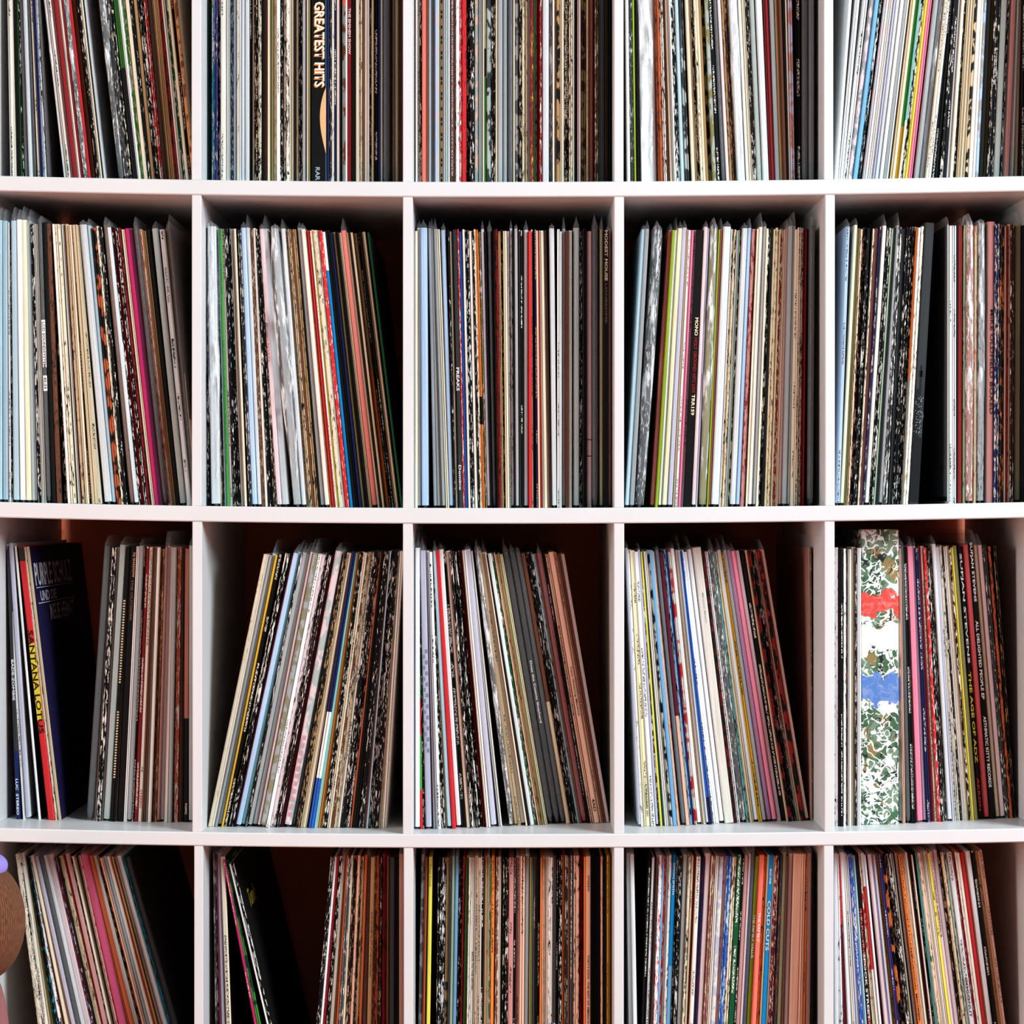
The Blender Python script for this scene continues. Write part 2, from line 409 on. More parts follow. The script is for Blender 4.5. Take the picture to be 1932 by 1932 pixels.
CELLS[2, 4] = (1160, B_, 947, [(88, .062), (175, .052), (265, .083), (315, .067), (385, .061), (535, .05), (745, .043), (1020, .045), (1255, .039), (1400, .03), (1480, .026),
 (1650, .012), (1765, .006)], (.045, .045), """
92lb.p 130gy.p 175ch.b* 265_ 318co.p 358lm 385wh.p 415crm.p 465lv.p 515be 535wh.t 558pk 585lg.t 612bk 682lp.p 720lv 735bk 745ol.b 818lm 832pk.p 855lg.p 930wh.t
938be.*/bk 975gy 992sgn 1008bk.* 1022lg.p 1075pb.p 1112dsk.*/dr 1155db 1165cr 1180of.p 1225gy.p 1255cr 1275bk.* 1300bk 1325be.*/bk 1350be.*/bk 1375be 1400dr.*/be 1425be
1447umb.p 1482gy.p 1530sg.p 1560cr.t 1592cr.t 1622cr.t* 1650dr 1685bk 1712ch.p 1765_""")
CELLS[2, 5] = (1550, C_, 942, [(135, .025), (182, .05), (268, .049), (362, .057), (455, .067), (545, .067), (630, .05), (780, .055), (830, .058), (930, .058), (1196, 0), (1563, .006),
 (1735, .004)], (.045, .045), """
135pb.pt 178crm.p 215ol 245sa.* 268bk.* 300bk.* 332bk 345cr.*/bk 362dsk 395nb.* 408of.p 455bk.* 495sgn 515ch 545gy.p 580ch.* 630ch 675bk.* 720bk.* 765sg@orr:.55 780of.*/ta
803of.*/br 830ch 930_ 1197sg.p 1215wh.t 1245lg.t 1285bk 1302dr 1320co 1340bk 1346sgn.*/bk 1375umb.b* 1445be.*/rus 1475gy.b* 1552ch 1565dsk 1643nb.* 1690bk.*/orr 1735cr
1752dr 1770sa.*/br 1795db.* 1830ol.p 1900bk 1932_""")
CELLS[3, 1] = (0, A2, 1545, [(150, -.056), (215, -.065), (285, -.062), (365, -.086), (450, -.107), (550, -.118), (580, -.118), (812, .073), (885, .06), (1045, .06), (1105, .05),
 (1305, .044), (1400, .036), (1510, .03), (1590, .02), (1735, .008), (1820, 0)], (.075, .075), """
150ch@ch:.75,nb:.25 195_ 215wh.t 242lv.p 285_ 362wh 387_ 450re 520cr.*/bk 548be 580_ 812ch.p 885cr 908bk.* 950wh 975sg.p 1045bk 1075bk@bk:.5 1090ta 1105bk 1170wh 1200gy.p 1245bk.t
1265dr.t 1305of.t 1345br 1375gy 1400of 1432bk 1442br.*/ta 1485umb.p 1512lp.p 1550of 1590gy 1625bk 1640rus.* 1682db 1735umb@umb:.62,bk:.38 1785gy.p 1830br 1865db 1900_""")
CELLS[3, 2] = (370, B_, 1558, [(105, .206), (240, .20), (350, .215), (440, .205), (545, .194), (780, .19), (850, .183), (1000, .165), (1085, .144), (1245, .127), (1370, .112),
 (1485, .09), (1655, .07), (1690, .065)], (.045, .045), """
105cr.*/ta 138of 165gy 190lb.p 225go 240bk.t 285bk.* 330mr 350pb.p 398tq.p 440bk.* 455gy.p 495sg.p 545lp.p 570ol.pm/gy 620wh.t 655lp.*/ch 695bk.* 720db.* 745mr 782sg.pm/lp 850ch.p 885bk.*/ta 925be 955cr
985bk 1000nb@nb:.58,wh:.24,bl:.18 1052tq 1070cr 1088orr 1105go 1122bk.* 1165cr.t 1195br.*/cr 1222be.*/bk 1247of.t 1285bk.* 1330bk.*t 1372rus 1385bk 1445bk.* 1487dsk 1515lb
1525bk.* 1570bk.* 1617cr.*/rus 1655of 1692_""")
CELLS[3, 3] = (770, B_, 1550, [(55, 0), (105, -.015), (225, -.025), (290, -.035), (345, -.05), (425, -.0625), (515, -.073), (605, -.085), (730, -.09), (800, -.104), (895, -.125),
 (940, -.13), (1075, -.156), (1205, -.167), (1755, -.17), (1815, -.17)], (.035, .095), """
58wh.p 105re@re:.33,gr:.2,re:.13,gr:.2,re:.14 130bk.* 152lv.p 210bk 222wh 250wh.t 290bk.* 330ta 345lb.p 385re 422wh.p 470bk.t 515cr 555bk.* 580bk.* 605bk.* 635bk.* 660dr 690of 730lv.p 785bk 800of 832_
895ch.b* 938ta.p 968be.t 1000of.p 1040cr 1055bk 1075wh 1115dgn.* 1150sa 1160ta.*/br 1190ol 1207crm 1236bk.p 1295bk.p 1355ch.p 1400be@br:.55 1440bk.* 1475bk.* 1500lb.*/bk 1525br 1545dr.p 1590bk.t
1615sa.t 1650sa 1702sa.t 1722br 1755lp 1785crm 1815_""")
CELLS[3, 4] = (1160, B_, 1548, [(205, -.045), (272, -.055), (362, -.065), (420, -.075), (510, -.085), (590, -.098), (780, -.10), (830, -.105), (890, -.12), (1165, -.12), (1235, -.136),
 (1395, -.155), (1480, -.157), (1570, -.152), (1650, -.165), (1728, -.167), (1736, -.01), (1780, -.005)], (.055, .095), """
205lv.p 230wh.*/bk 248crm 272crm.t 315wh.t 362lv.p 385bk.*/wh 397ye 420tl 440of 470gy 487of.m/bk 512sky 550sa.*/orr 578bk 590dg.p 625sa@mr:.6 660lb.* 683bl 705of.m/re 727wh.p 767ta 782of 812lg.p
830nb@bl:.9 862wh.t 890wh 927wh.p 970of 1058bk.*/dr 1085wh.t 1112ch.p* 1167tq.* 1195be 1235lg.p 1275go.t 1315gy.p 1347mv.p 1397pk.p 1442lp 1480bk.t 1525be 1545dr.m/bk 1572bk.* 1615cr.t/re
1640be 1652bk.m/dr 1692sa.p 1728_ 1738umb.p 1756ol.* 1778_""")
CELLS[3, 5] = (1550, C_, 1540, [(125, 0), (740, 0), (800, -.02), (900, -.035), (1000, -.042), (1075, -.052), (1200, -.057), (1335, -.07), (1490, -.08), (1545, -.077), (1605, -.08), (1700, -.085),
 (1795, -.085), (1855, -.07)], (.04, .085), """
125wh.*/bk 160mr 168bk 180bk.t 207wh.*/bk 235bk.*/br 250of 285cr 320bk.* 335wh 380wh 742lg.p 775sa 800ch.p 850bk.t 902pk.p 970lv.p 1002nb.t 1045dr 1073sa.t 1110re.* 1137bk.* 1165ch.* 1202lg.p
1245lv 1265of.t 1300cr.*/bk 1322bk.* 1338of 1372cr 1405bk.* 1425ye 1455ol 1492bk 1545re.p 1605bk 1660be.p 1702lp.p 1755ch.* 1795rus.*/bk 1825bk.*/ta 1855_""")
CELLS[4, 1] = (0, A2, 1924, [(350, -.13), (440, -.14), (580, -.19), (660, -.22), (895, -.226), (1105, -.218), (1190, -.235), (1250, -.25), (1440, -.26), (1510, -.27), (1640, -.285),
 (1720, -.29)], (.05, .10), """
348cr.*/dg 385bk.*t 412of.t 440be 470ol 502bk.*/tl 545wh.*/bk 580br 605cr 630sa.t/pu 660lv.p 702ch.p 750lg.p 785lp.p 855mr.*/lb 885bk 895be.*/bk 945dr 960dsk.p 1005bk.* 1020cr 1042cr 1060bk 1070sa.*/re
1105mg.p 1188rus 1252of.p 1300bk.*/ta 1332sa 1365lb 1400of 1440rus 1465ta 1480db 1490be 1512lg.p 1575tl.*/bk 1602orr.*/bk 1640ch 1720_""")
CELLS[4, 2] = (370, B_, 1924.5, [(170, -.01), (275, -.035), (318, -.04), (510, -.19), (570, -.20), (620, -.236), (665, -.236), (1070, .088), (1180, .083), (1245, .065), (1325, .05), (1415, .045),
 (1520, .028), (1610, .01), (1800, 0)], (.045, .055), """
168bk.p* 205mr 218lv.p 262cr.t 312_ 508mg.t 528dgn.m/gr 568_ 618wh 636bk.* 664_ 1070bk.* 1103wh 1128dr.*/bk 1160bk.* 1182cr.p 1225ta 1247rus 1267dg.* 1302cr 1322db.*/sa 1368sa.*/br 1395ch.*
1417ta.*/db 1450rus 1470br.p 1520ta.t 1560br.*/sa 1590rus.*/db 1612db.* 1640dr.*/bk 1690br 1720ch 1762bk 1802umb.p 1848br 1870_""")
CELLS[4, 3] = (770, B_, 1924.5, [(90, .02), (245, .012), (460, .02), (640, .01), (1100, .008), (1700, 0)], (.05, .05), """
90gy.pm/ch 125rus 148bk 160ye 196_ 247bk.*/wh 285bk.*/wh 320ch.m/ta@ta:.45 350ch.p 367sgn.p 392sky.p 427bk.* 462re.*/co 490dgn 500lm 515of.*/ta 550wh 580cr.t 610cr.t 635wh 642bk.t 660dr@ta:.75
690of.*/re 712gr.*/of 730orr.t/bk 758db 770umb.* 792cr 815bk 835bk.* 858bk.* 882dsk.t 930bk.t 950lp.t 985sa.t 1030gy.p 1072ol 1098dg.t 1137bk.t 1168orr 1180sa.m/be 1217of 1240of.*/bk 1260wh.t 1290sky@ch:.6
1310bk.t 1335bk.* 1362orr 1392ch.* 1415br 1432dg.t 1467sa.*/bk 1520dr.*/bk 1560orr 1580sa 1622bk 1650bk 1682bk@bk:.62,dg:.4 1712sa.*/re 1730bk 1762go.t 1790br 1810_""")
CELLS[4, 4] = (1160, B_, 1924.5, [(100, -.012), (200, -.02), (240, .04), (335, .035), (545, .036), (725, .05), (925, .055), (1215, .052), (1435, .04), (1495, .03), (1630, .028), (1740, .005)], (.05, .05), """
125lg.p 160wh.p 200_ 240bk.t 277wh.t 305bk 320cr 337wh.*/re 375sky.*/sa 392re.*/of 410sa@of:.6 430of.*/nb 456sky@cb:.4 500bk.t* 522bk.* 545sg.p 597cr.*/bk 620be.*/sgn 640dr 660of.t 700nb.*/mr 727lp.p 785umb.*/cr 817of
850lv.m/of 895sa.*/re 922bl.*/lb 965cr.*/br 1007dgn.t 1060bk.t 1077dsk.p 1112lp.p 1137nb.p 1167lm 1215co 1260orr.*/bk 1290be 1303cb 1345be 1362mr.*/sa 1400ch.*/rus 1437ol.p 1480br 1497lp.p 1545sa 1632sa
1665orr.t 1692umb.p 1740bk 1765_""")
CELLS[4, 5] = (1550, C_, 1921, [(120, 0), (240, -.04), (365, -.065), (475, -.08), (595, -.10), (705, -.105), (880, -.118), (1080, -.118), (1205, -.125), (1455, -.135), (1580, -.13), (1750, -.137)],
 (.045, .07), """
122lg.p 168wh.*/bk 208mr@re:.25 224dr.t 242wh.p 290of.t 320lv 345wh 362bl.t*/crm 397sky@lb:.7 430bk.t/co 475crm.*/re 512of@wh:.12,re:.3 545wh 568mr 595lp 632lv 672go.t 705pu.t 738orr.m/bk 770bk.* 802bk.* 842cr 865bk 880wh 905bk
915orr.t 952of.*/gy 980cr 1002ch 1015mr.t 1042of 1052bk.t 1080tq 1105sa.*/dgn 1135of 1162of@of:.75,dgn:.25 1205ye.t 1230lp.t 1257lp.p 1310bk.*/be 1345be.*/bk 1370sg.*/bk 1402lg.t 1455re.*/of 1480of.*/bk 1500of 1525re 1562sa 1582lg 1625bk.t
1670ta.* 1702sa 1724sa.t 1750_""")
ROWNAME = {1: 'top shelf', 2: 'second shelf', 3: 'third shelf', 4: 'bottom shelf'}
COLNAME = {1: 'first compartment', 2: 'second compartment', 3: 'middle compartment', 4: 'fourth compartment', 5: 'last compartment'}
ORD = ['', 'first', 'second', 'third', 'fourth', 'fifth', 'sixth', 'seventh', 'eighth', 'ninth', 'tenth', 'eleventh', 'twelfth', 'thirteenth', 'fourteenth', 'fifteenth']

# lettering that can be read: (row, col, reading x, text, photo rows y0..y1, colour, share of spine width, offset across)
TEXTS = [
 (1, 2, 1060, 'GREATEST HITS', 4, 164, (238, 222, 196), .58, .06), (1, 2, 1060, 'RAR', 316, 341, (150, 160, 165), .26, -.05),
 (1, 2, 1360, 'THE EMINEM SHOW', 16, 103, (235, 225, 220), .5, 0), (1, 3, 1440 - 50, '', 0, 1, (0, 0, 0), .1, 0),
 (2, 1, 460, 'LCD SOUNDSYSTEM', 608, 694, (20, 20, 22), .5, 0), (2, 1, 460, '45:33', 712, 734, (20, 20, 22), .5, 0),
 (2, 3, 465, 'FREAKS', 694, 738, (235, 235, 232), .6, 0), (2, 3, 465, 'Domino', 878, 925, (225, 225, 225), .5, 0),
 (2, 3, 1760, 'MODEST MOUSE', 435, 530, (214, 196, 170), .5, 0), (2, 3, 1760, 'LONESOME', 535, 610, (110, 80, 60), .35, 0),
 (2, 4, 640, 'MONO', 600, 634, (225, 215, 180), .42, .1), (2, 4, 640, 'HOLY GROUND: NYC LIVE', 638, 742, (140, 28, 30), .42, .1), (2, 4, 640, 'TRR159', 745, 784, (225, 215, 180), .42, .1),
 (2, 5, 1600, 'MIKE OLDFIELD BOXED', 584, 782, (52, 34, 34), .42, .15),
 (2, 5, 1230, 'LEGRAND', 838, 885, (60, 60, 62), .5, 0), (2, 1, 1785, 'Liv', 640, 680, (50, 50, 50), .5, 0),
 (2, 2, 740, 'MOGEN', 610, 640, (20, 20, 22), .35, -.2), (2, 2, 740, 'LAETRIN', 642, 682, (190, 30, 40), .35, -.2),
 (3, 1, 170, 'BADE-ZOMBIE', 1245, 1322, (232, 232, 230), .5, 0), (3, 1, 170, 'LUC  STEREO', 1470, 1538, (225, 235, 240), .5, 0),
 (3, 1, 485, 'SANTANA LOTUS', 1190, 1385, (40, 22, 14), .74, 0),
 (3, 1, 1140, 'DJ SHADOW', 1043, 1090, (205, 150, 120), .4, .15), (3, 1, 1140, 'THE OUTSIDER', 1094, 1172, (110, 84, 70), .34, .1),
 (3, 1, 1325, 'STEREO', 1490, 1525, (190, 60, 60), .5, 0), (3, 1, 1760, 'TOPIC', 1515, 1537, (220, 210, 200), .35, 0),
 (3, 2, 700, 'BLONDIE', 1240, 1275, (230, 230, 230), .6, 0),
 (3, 3, 1330, 'Does the Cosmic Shepherd', 1248, 1365, (225, 228, 230), .4, 0), (3, 3, 1675, 'Yann Wearing Machine', 1258, 1352, (60, 36, 30), .4, 0),
 (3, 3, 1675, '4AD', 1508, 1532, (50, 34, 30), .5, 0),
 (3, 4, 290, 'Publication 501', 1490, 1540, (40, 40, 36), .35, 0), (3, 4, 1625, 'A RUBY ANNOUNCEMENT', 1195, 1385, (178, 48, 40), .5, 0),
 (3, 4, 1010, 'Michael Mayer', 1120, 1178, (90, 90, 90), .10, .1),
 (3, 5, 1518, 'SUFJAN STEVENS', 1045, 1252, (238, 238, 238), .5, 0), (3, 5, 1518, 'THE AGE OF ADZ', 1268, 1440, (226, 200, 60), .5, 0), (3, 5, 1518, 'AKRON', 1468, 1530, (214, 62, 48), .42, 0),
 (3, 5, 1632, 'SUFJAN STEVENS', 1024, 1136, (240, 240, 240), .52, 0), (3, 5, 1632, 'ALL DELIGHTED PEOPLE EP', 1172, 1320, (236, 232, 236), .48, 0),
 (3, 5, 1632, 'ASTHMATIC KITTY RECORDS', 1352, 1486, (240, 240, 240), .5, 0),
 (4, 3, 562, 'BACK TO THE SIXTIES', 1796, 1868, (46, 36, 34), .45, 0), (4, 3, 1600, "THAT'S SOUL  THE BEST OF AMERICA", 1802, 1932, (36, 22, 18), .42, 0), (4, 3, 178, 'Tout Cool', 1630, 1672, (120, 110, 40), .4, 0),
 (4, 3, 1600, 'STEREO', 1652, 1682, (40, 24, 20), .4, 0),
 (4, 4, 1190, 'THE FAMILY VALUE', 1726, 1808, (240, 240, 225), .45, 0), (4, 4, 1240, 'THE FAMILY', 1722, 1778, (250, 225, 205), .42, 0),
 (4, 4, 1325, 'COLD CUTS', 1700, 1794, (214, 206, 196), .7, 0), (4, 4, 1325, 'BOX ONE', 1640, 1668, (235, 235, 230), .35, 0), (4, 4, 480, 'SIMON SMITH', 1628, 1688, (225, 236, 245), .35, 0),
 (4, 4, 625, 'ATMO', 1680, 1712, (60, 44, 40), .5, 0),
 (4, 5, 1240, 'VARIOUS  SCIENTIFIC II', 1662, 1768, (50, 44, 44), .45, 0), (4, 5, 450, 'SPOOK STREET', 1800, 1925, (226, 220, 216), .45, 0), (4, 5, 925, 'THE ORIGINAL MOTION', 1786, 1925, (60, 30, 20), .4, 0),
 (4, 5, 1420, 'COCONUT', 1845, 1920, (60, 60, 66), .5, 0),
]
TEXTS = [t for t in TEXTS if t[3]]

# ---------------------------------------------------------------- record builder
class MB:
    def __init__(s): s.v, s.f, s.mi, s.col, s.acc, s.par, s.mm, s.nr, s.sm = [], [], [], [], [], [], [], [], []
    def face(s, idx, mi, col, acc, par, mm, nr, sm=False):
        s.f.append(idx); s.mi.append(mi); s.sm.append(sm)
        for k in range(len(idx)):
            s.col += col; s.acc += acc; s.par += par; s.mm += mm[k]; s.nr += nr[k]
    def build(s, name, mats):
        me = bpy.data.meshes.new(name)
        me.from_pydata(s.v, [], s.f)
        for m in mats: me.materials.append(m)
        me.polygons.foreach_set('material_index', s.mi)
        me.polygons.foreach_set('use_smooth', s.sm)
        for n, d in (('Col', s.col), ('Acc', s.acc), ('Par', s.par)):
            a = me.color_attributes.new(n, 'FLOAT_COLOR', 'CORNER')
            a.data.foreach_set('color', d)
        for n, d in (('mm', s.mm), ('nrm', s.nr)):
            u = me.uv_layers.new(name=n)
            u.data.foreach_set('uv', d)
        me.update()
        return me

def jacket(mb, w, h, d, rec, rng, xf=lambda p: p, z0=0.0):
    """a card jacket: softly folded spine in front, covers behind; own edges and depth"""
    c = min(w * 0.22, 0.0012)
    prof = [(-w / 2, d), (-w / 2, c * 1.3), (-w / 2 + c, 0.0), (w / 2 - c, 0.0), (w / 2, c * 1.3), (w / 2, d)]
    if rec.get('groove') is not None:          # gatefold: two folds side by side with a groove between
        gx, gw = rec['groove'] * w, .00042
        prof[3:3] = [(gx - gw, 0.0), (gx - gw * .6, .0030), (gx + gw * .6, .0030), (gx + gw, 0.0)]
    bands = rec['bands']                       # list of (top fraction, colour) going down from the top
    edges = [h]
    for fr, _ in bands[:-1]:
        edges.append(edges[-1] - fr * h)
    edges.append(0.0)
    seed = rec['seed']
    acc = list(rec['acc'])
    base = len(mb.v)
    for z in edges:
        # worn jackets are a little dog-eared along the spine
        for k, (x, y) in enumerate(prof):
            mb.v.append(xf((x, y, z + z0)))
    n = len(prof)
    for j in range(len(edges) - 1):
        cb = bands[j][1]
        for k in range(n - 1):
            a = base + j * n + k
            front = 1 <= k <= n - 3
            idx = (a, a + n, a + n + 1, a + 1)
            x0, x1 = prof[k], prof[k + 1]
            u0, u1 = ((x0[0], x1[0]) if front else (x0[1] * .3, x1[1] * .3))
            zt, zb = edges[j], edges[j + 1]
            mm = [(u0 * 1000, zt * 1000), (u0 * 1000, zb * 1000), (u1 * 1000, zb * 1000), (u1 * 1000, zt * 1000)]
            hw = w / 2
            nn = [(x0[0] / hw, zt / h), (x0[0] / hw, zb / h), (x1[0] / hw, zb / h), (x1[0] / hw, zt / h)]
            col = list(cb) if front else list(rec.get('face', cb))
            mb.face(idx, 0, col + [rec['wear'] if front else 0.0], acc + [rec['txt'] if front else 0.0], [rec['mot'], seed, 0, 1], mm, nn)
    a0, a1 = base, base + (len(edges) - 1) * n
    z2 = [(0.0, 0.0)] * n
    topc = [v * 0.8 for v in bands[0][1]]
    mb.face(tuple(a0 + k for k in range(n)), 0, topc + [0], acc + [0], [0, seed, 0, 1], z2, z2)
    mb.face(tuple(a1 + k for k in reversed(range(n))), 0, topc + [0], acc + [0], [0, seed, 0, 1], z2, z2)

def film(mb, w, h, d, tip, rng, mi, xf=lambda p: p, bulge=0.0):
    """outer plastic sleeve: rounded front fold, pinched foot, open flap standing above the jacket"""
    hw = w / 2
    skew = rng.uniform(-.35, .35)
    secs = [(0.0, .16, .004), (.0035, .62, .001), (.010, .96, 0), (.03, 1, 0)]
    m = 9 if bulge else 2
    for i in range(1, m):
        bs_ = 1 + (bulge * min(1, math.sin(math.pi * (i / m) ** 1.5) * 1.25) * rng.uniform(.8, 1.1) if bulge else 0)
        secs.append((.03 + (h - .04) * i / m, bs_, -(bs_ - 1) * .014))
    secs += [(h - .006, 1, 0), (h + .002, .86, 0), (h + tip * .45, .42, .001), (h + tip * .8, .16, .004), (h + tip, .05, .009)]
    arc = [(-1, d / w), (-1, .55), (-.80, .14), (-.42, -.10), (0, -.16), (.42, -.10), (.80, .14), (1, .55), (1, d / w)]
    base = len(mb.v)
    n = len(arc)
    for z, sc, yo in secs:
        sh = skew * hw * max(0.0, (z - h) / max(tip, 1e-4))
        for k, (ax, ay) in enumerate(arc):
            y = d if k in (0, n - 1) else ay * min(w, .012) * (.6 if sc < .5 else 1) + yo
            mb.v.append(xf((ax * hw * sc + sh, y - .0006, z)))
    z4 = [(0.0, 0.0)] * 4
    for j in range(len(secs) - 1):
        for k in range(n - 1):
            a = base + j * n + k
            mb.face((a, a + 1, a + n + 1, a + n), mi, [.7, .7, .7, 0], [0, 0, 0, 0], [0, 0, 0, 1], z4, z4, True)

def lean_at(pts, x):
    if x <= pts[0][0]: return pts[0][1]
    for (xa, la), (xb, lb_) in zip(pts, pts[1:]):
        if x <= xb: return la + (lb_ - la) * (x - xa) / max(1e-6, xb - xa)
    return pts[-1][1]

rng = random.Random(7)
TOK = re.compile(r'(-?\d+)([a-z_]+)?(?:\.([a-z*]+))?(?:/([a-z]+))?(?:@(\S+))?$')
RECS = []
for (r, cidx), (ox, sc, yref, leans, (sb0, sb1), txt) in CELLS.items():
    toks = [TOK.match(t).groups() for t in txt.split()]
    xs = [int(t[0]) for t in toks]
    # inner walls of the compartment
    wl = px(DIV[cidx - 1][r - 1][1]) if cidx > 1 else px(XL + 19)
    wr = px(DIV[cidx][r - 1][0]) if cidx < 5 else px(XR - 19)
    ybase = TOPS[r]
    for i, t in enumerate(toks):
        if t[1] is None or t[1] == '_' or i == len(toks) - 1: continue
        x0, x1 = xs[i], xs[i + 1]
        f = (x0 - xs[0]) / max(1, xs[-1] - xs[0])
        fl = t[2] or ''
        wide = (x1 - x0) * sc
        sb = sb0 + (sb1 - sb0) * f + rng.uniform(-.004, .004)
        xm = (x0 + x1) / 2
        tan = lean_at(leans, xm)
        th = math.atan(tan)
        k = 1 + sb / D
        xpix = ox + xm * sc
        zb = pz(ybase + sag(xpix))
        # foot of the spine: carry the reading down the leaning spine to the board
        ybot_pix = 966 - (zb - CAMZ) / (S * k)
        xb_pix = xpix - tan * (ybot_pix - yref)
        w = wide * S * k * math.cos(th)
        plastic = 'p' in fl or 'b' in fl
        hh = 0.3135 + rng.uniform(-.0015, .0015)
        col = lin(PAL[t[1]])
        lum = .3 * col[0] + .59 * col[1] + .11 * col[2]
        acc = lin(PAL[t[3]]) if t[3] else (lin((232, 226, 216)) if lum < .25 else lin((40, 36, 34)))
        jit = rng.uniform(.9, 1.08)
        col = tuple(min(.9, v * jit) for v in col)
        bands = []
        if t[4]:
            tot = 0
            for s_ in t[4].split(','):
                cc, ff = s_.split(':'); bands.append((float(ff), lin(PAL[cc]))); tot += float(ff)
            if tot < .97: bands.append((1 - tot, col))
        else:
            bands = [(1, col)]
        rec = dict(r=r, c=cidx, x0=x0, x1=x1, code=t[1], fl=fl, w=w, wide=wide, h=hh, d=.313, sb=sb, th=th, X=px(xb_pix, sb), z=zb + abs(math.sin(th)) * w / 2 + .0002,
                   bands=bands, acc=acc, wear=(rng.uniform(.62, 1.0) if '*' in fl else 0.0), txt=(1.0 if 't' in fl else 0.0), mot=(1.0 if 'm' in fl else 0.0), seed=rng.random(),
                   plastic=plastic, bag='b' in fl, ybot=ybot_pix, k=k, tip=rng.uniform(.005, .017), texts=[], split=bool(t[4]))
        if not plastic and .0027 < w < .0085 and rng.random() < .6: rec['groove'] = rng.uniform(-.18, .18)
        # keep inside the compartment
        half = w / 2
        lo, hi = rec['X'] - half, rec['X'] + half
        top = rec['X'] + math.sin(th) * hh
        if rec['X'] < wl - .012 or rec['X'] > wr + .012: continue
        if lo < wl + .0005: rec['X'] += wl + .0005 - lo
        if hi > wr - .0005: rec['X'] -= hi - wr + .0005
        top = rec['X'] + math.sin(th) * hh
        if top + half > wr - .0005: rec['th'] = math.asin(max(-1, min(1, (wr - .0008 - half - rec['X']) / hh)))
        if top - half < wl + .0005: rec['th'] = math.asin(max(-1, min(1, (wl + .0008 + half - rec['X']) / hh)))
        vis = {1: 340, 2: 525, 3: 520, 4: 310}[r]
        rec['area'] = wide * vis
        RECS.append(rec)

def find(r, c, x):
    for q in RECS:
        if q['r'] == r and q['c'] == c and q['x0'] <= x < q['x1']: return q
    return None
for t in TEXTS:
    q = find(t[0], t[1], t[2])
    if q:
        q['texts'].append(t); q.pop('groove', None)

# special ones
find(1, 2, 1060)['special'] = 'hits'
find(1, 3, 290)['special'] = 'film'
find(2, 5, 880)['special'] = 'slate'
find(3, 5, 500)['special'] = 'paint'
find(3, 1, 560)['face'] = lin((26, 22, 56)); find(3, 1, 560)['special'] = 'purple'
find(3, 1, 370)['face'] = lin((20, 24, 30))
find(3, 1, 255)['face'] = lin((225, 228, 230))
find(3, 1, 485)['special'] = 'lotus'
find(3, 1, 1060)['special'] = 'dots'
find(3, 3, 180)['special'] = 'check'
find(3, 2, 810)['special'] = 'check2'
find(4, 2, 650)['face'] = lin((20, 18, 18)); find(4, 2, 650)['special'] = 'scrawl'
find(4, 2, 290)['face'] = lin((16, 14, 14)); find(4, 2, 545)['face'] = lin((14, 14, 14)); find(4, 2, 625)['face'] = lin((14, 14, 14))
find(2, 1, 460)['special'] = 'labelstrip'
find(2, 3, 1610)['special'] = 'staple'
find(3, 4, 215)['face'] = lin((240, 240, 238))
find(4, 4, 140)['face'] = lin((225, 228, 226))
find(3, 4, 1010)['h'] = .317
find(2, 5, 1205)['face'] = lin((10, 10, 10)); find(4, 1, 1680)['face'] = lin((14, 12, 12)); find(2, 2, 1820)['face'] = lin((12, 12, 12))  # first two covers blackened: the compartment's shade is put into their colour
find(3, 5, 500)['h'] = .334; find(3, 5, 500)['sb'] = .05
find(2, 5, 880)['h'] = .318; find(1, 2, 1060)['h'] = .316; find(2, 5, 1600)['h'] = .318

# ---- which ones are things of their own
for q in RECS:
    if q.get('special'): q.pop('groove', None)
for q in RECS: q['solo'] = False
for q in RECS:
    if q['texts'] or q.get('special') or 'face' in q: q['solo'] = True
def promote(pool, limit):
    have = sum(q['solo'] for q in pool)
    for q in sorted(pool, key=lambda q: -q['area']):
        if have >= limit: break
        if not q['solo']: q['solo'] = True; have += 1
promote([q for q in RECS if q['plastic']], 300)
promote([q for q in RECS if not q['plastic']], 300)

# ---- labels
def describe(q):
    fl = q['fl']
    size = 'thick ' if q['wide'] >= 10.5 else ('' if q['wide'] >= 5.5 else 'thin ')
    word = WORD[q['code']]
    if q['split']: word = word + ' banded'
    if 'b' in fl: st = 'record in crinkled plastic'
    elif 'p' in fl: st = 'record in clear plastic'
    elif q['wear']: st = 'record with a scuffed spine'
    elif q['txt'] or q['texts']: st = 'record with a lettered spine'
    elif q['mot']: st = 'record with a blotchy spine'
    else: st = 'record with a plain spine'
    return size + word + ' ' + st
SPECIAL_LABEL = {
 'hits': 'thick black boxed album with GREATEST HITS in big cream letters',
 'film': 'ivory record whose spine carries a row of black squares',
 'slate': 'thick slate-coloured box standing beside the empty gap, second shelf',
 'paint': 'very wide box set splashed with green, white, red and blue paint',
 'purple': 'leaning record with dark purple cover and tall white capitals',
 'lotus': 'leaning thick album with red and yellow spine and black letters',
 'dots': 'black record with a line of small cream dashes down its spine',
 'check': 'lavender record in a plastic sleeve with grey chequered squares',
 'check2': 'sage and pink record in a sleeve with small pink squares',
 'scrawl': 'black record leaning far over with yellow scrawl on its cover',
 'labelstrip': 'charcoal record in a plastic sleeve with white lettered strips',
 'staple': 'pale pink thick record with two thin black lines across'}
count, total = {}, {}
for q in RECS:
    q['desc'] = describe(q)
    key = (q['r'], q['c'], q['desc'])
    total[key] = total.get(key, 0) + 1
for q in RECS:
    key = (q['r'], q['c'], q['desc'])
    count[key] = count.get(key, 0) + 1
    where = '%s %s' % (ROWNAME[q['r']], COLNAME[q['c']])
    if q.get('special'):
        q['label'] = SPECIAL_LABEL[q['special']]
    elif total[key] == 1:
        q['label'] = '%s, %s' % (q['desc'], where)
    else:
        q['label'] = '%s, %s such from left, %s' % (q['desc'], ORD[count[key]], where)

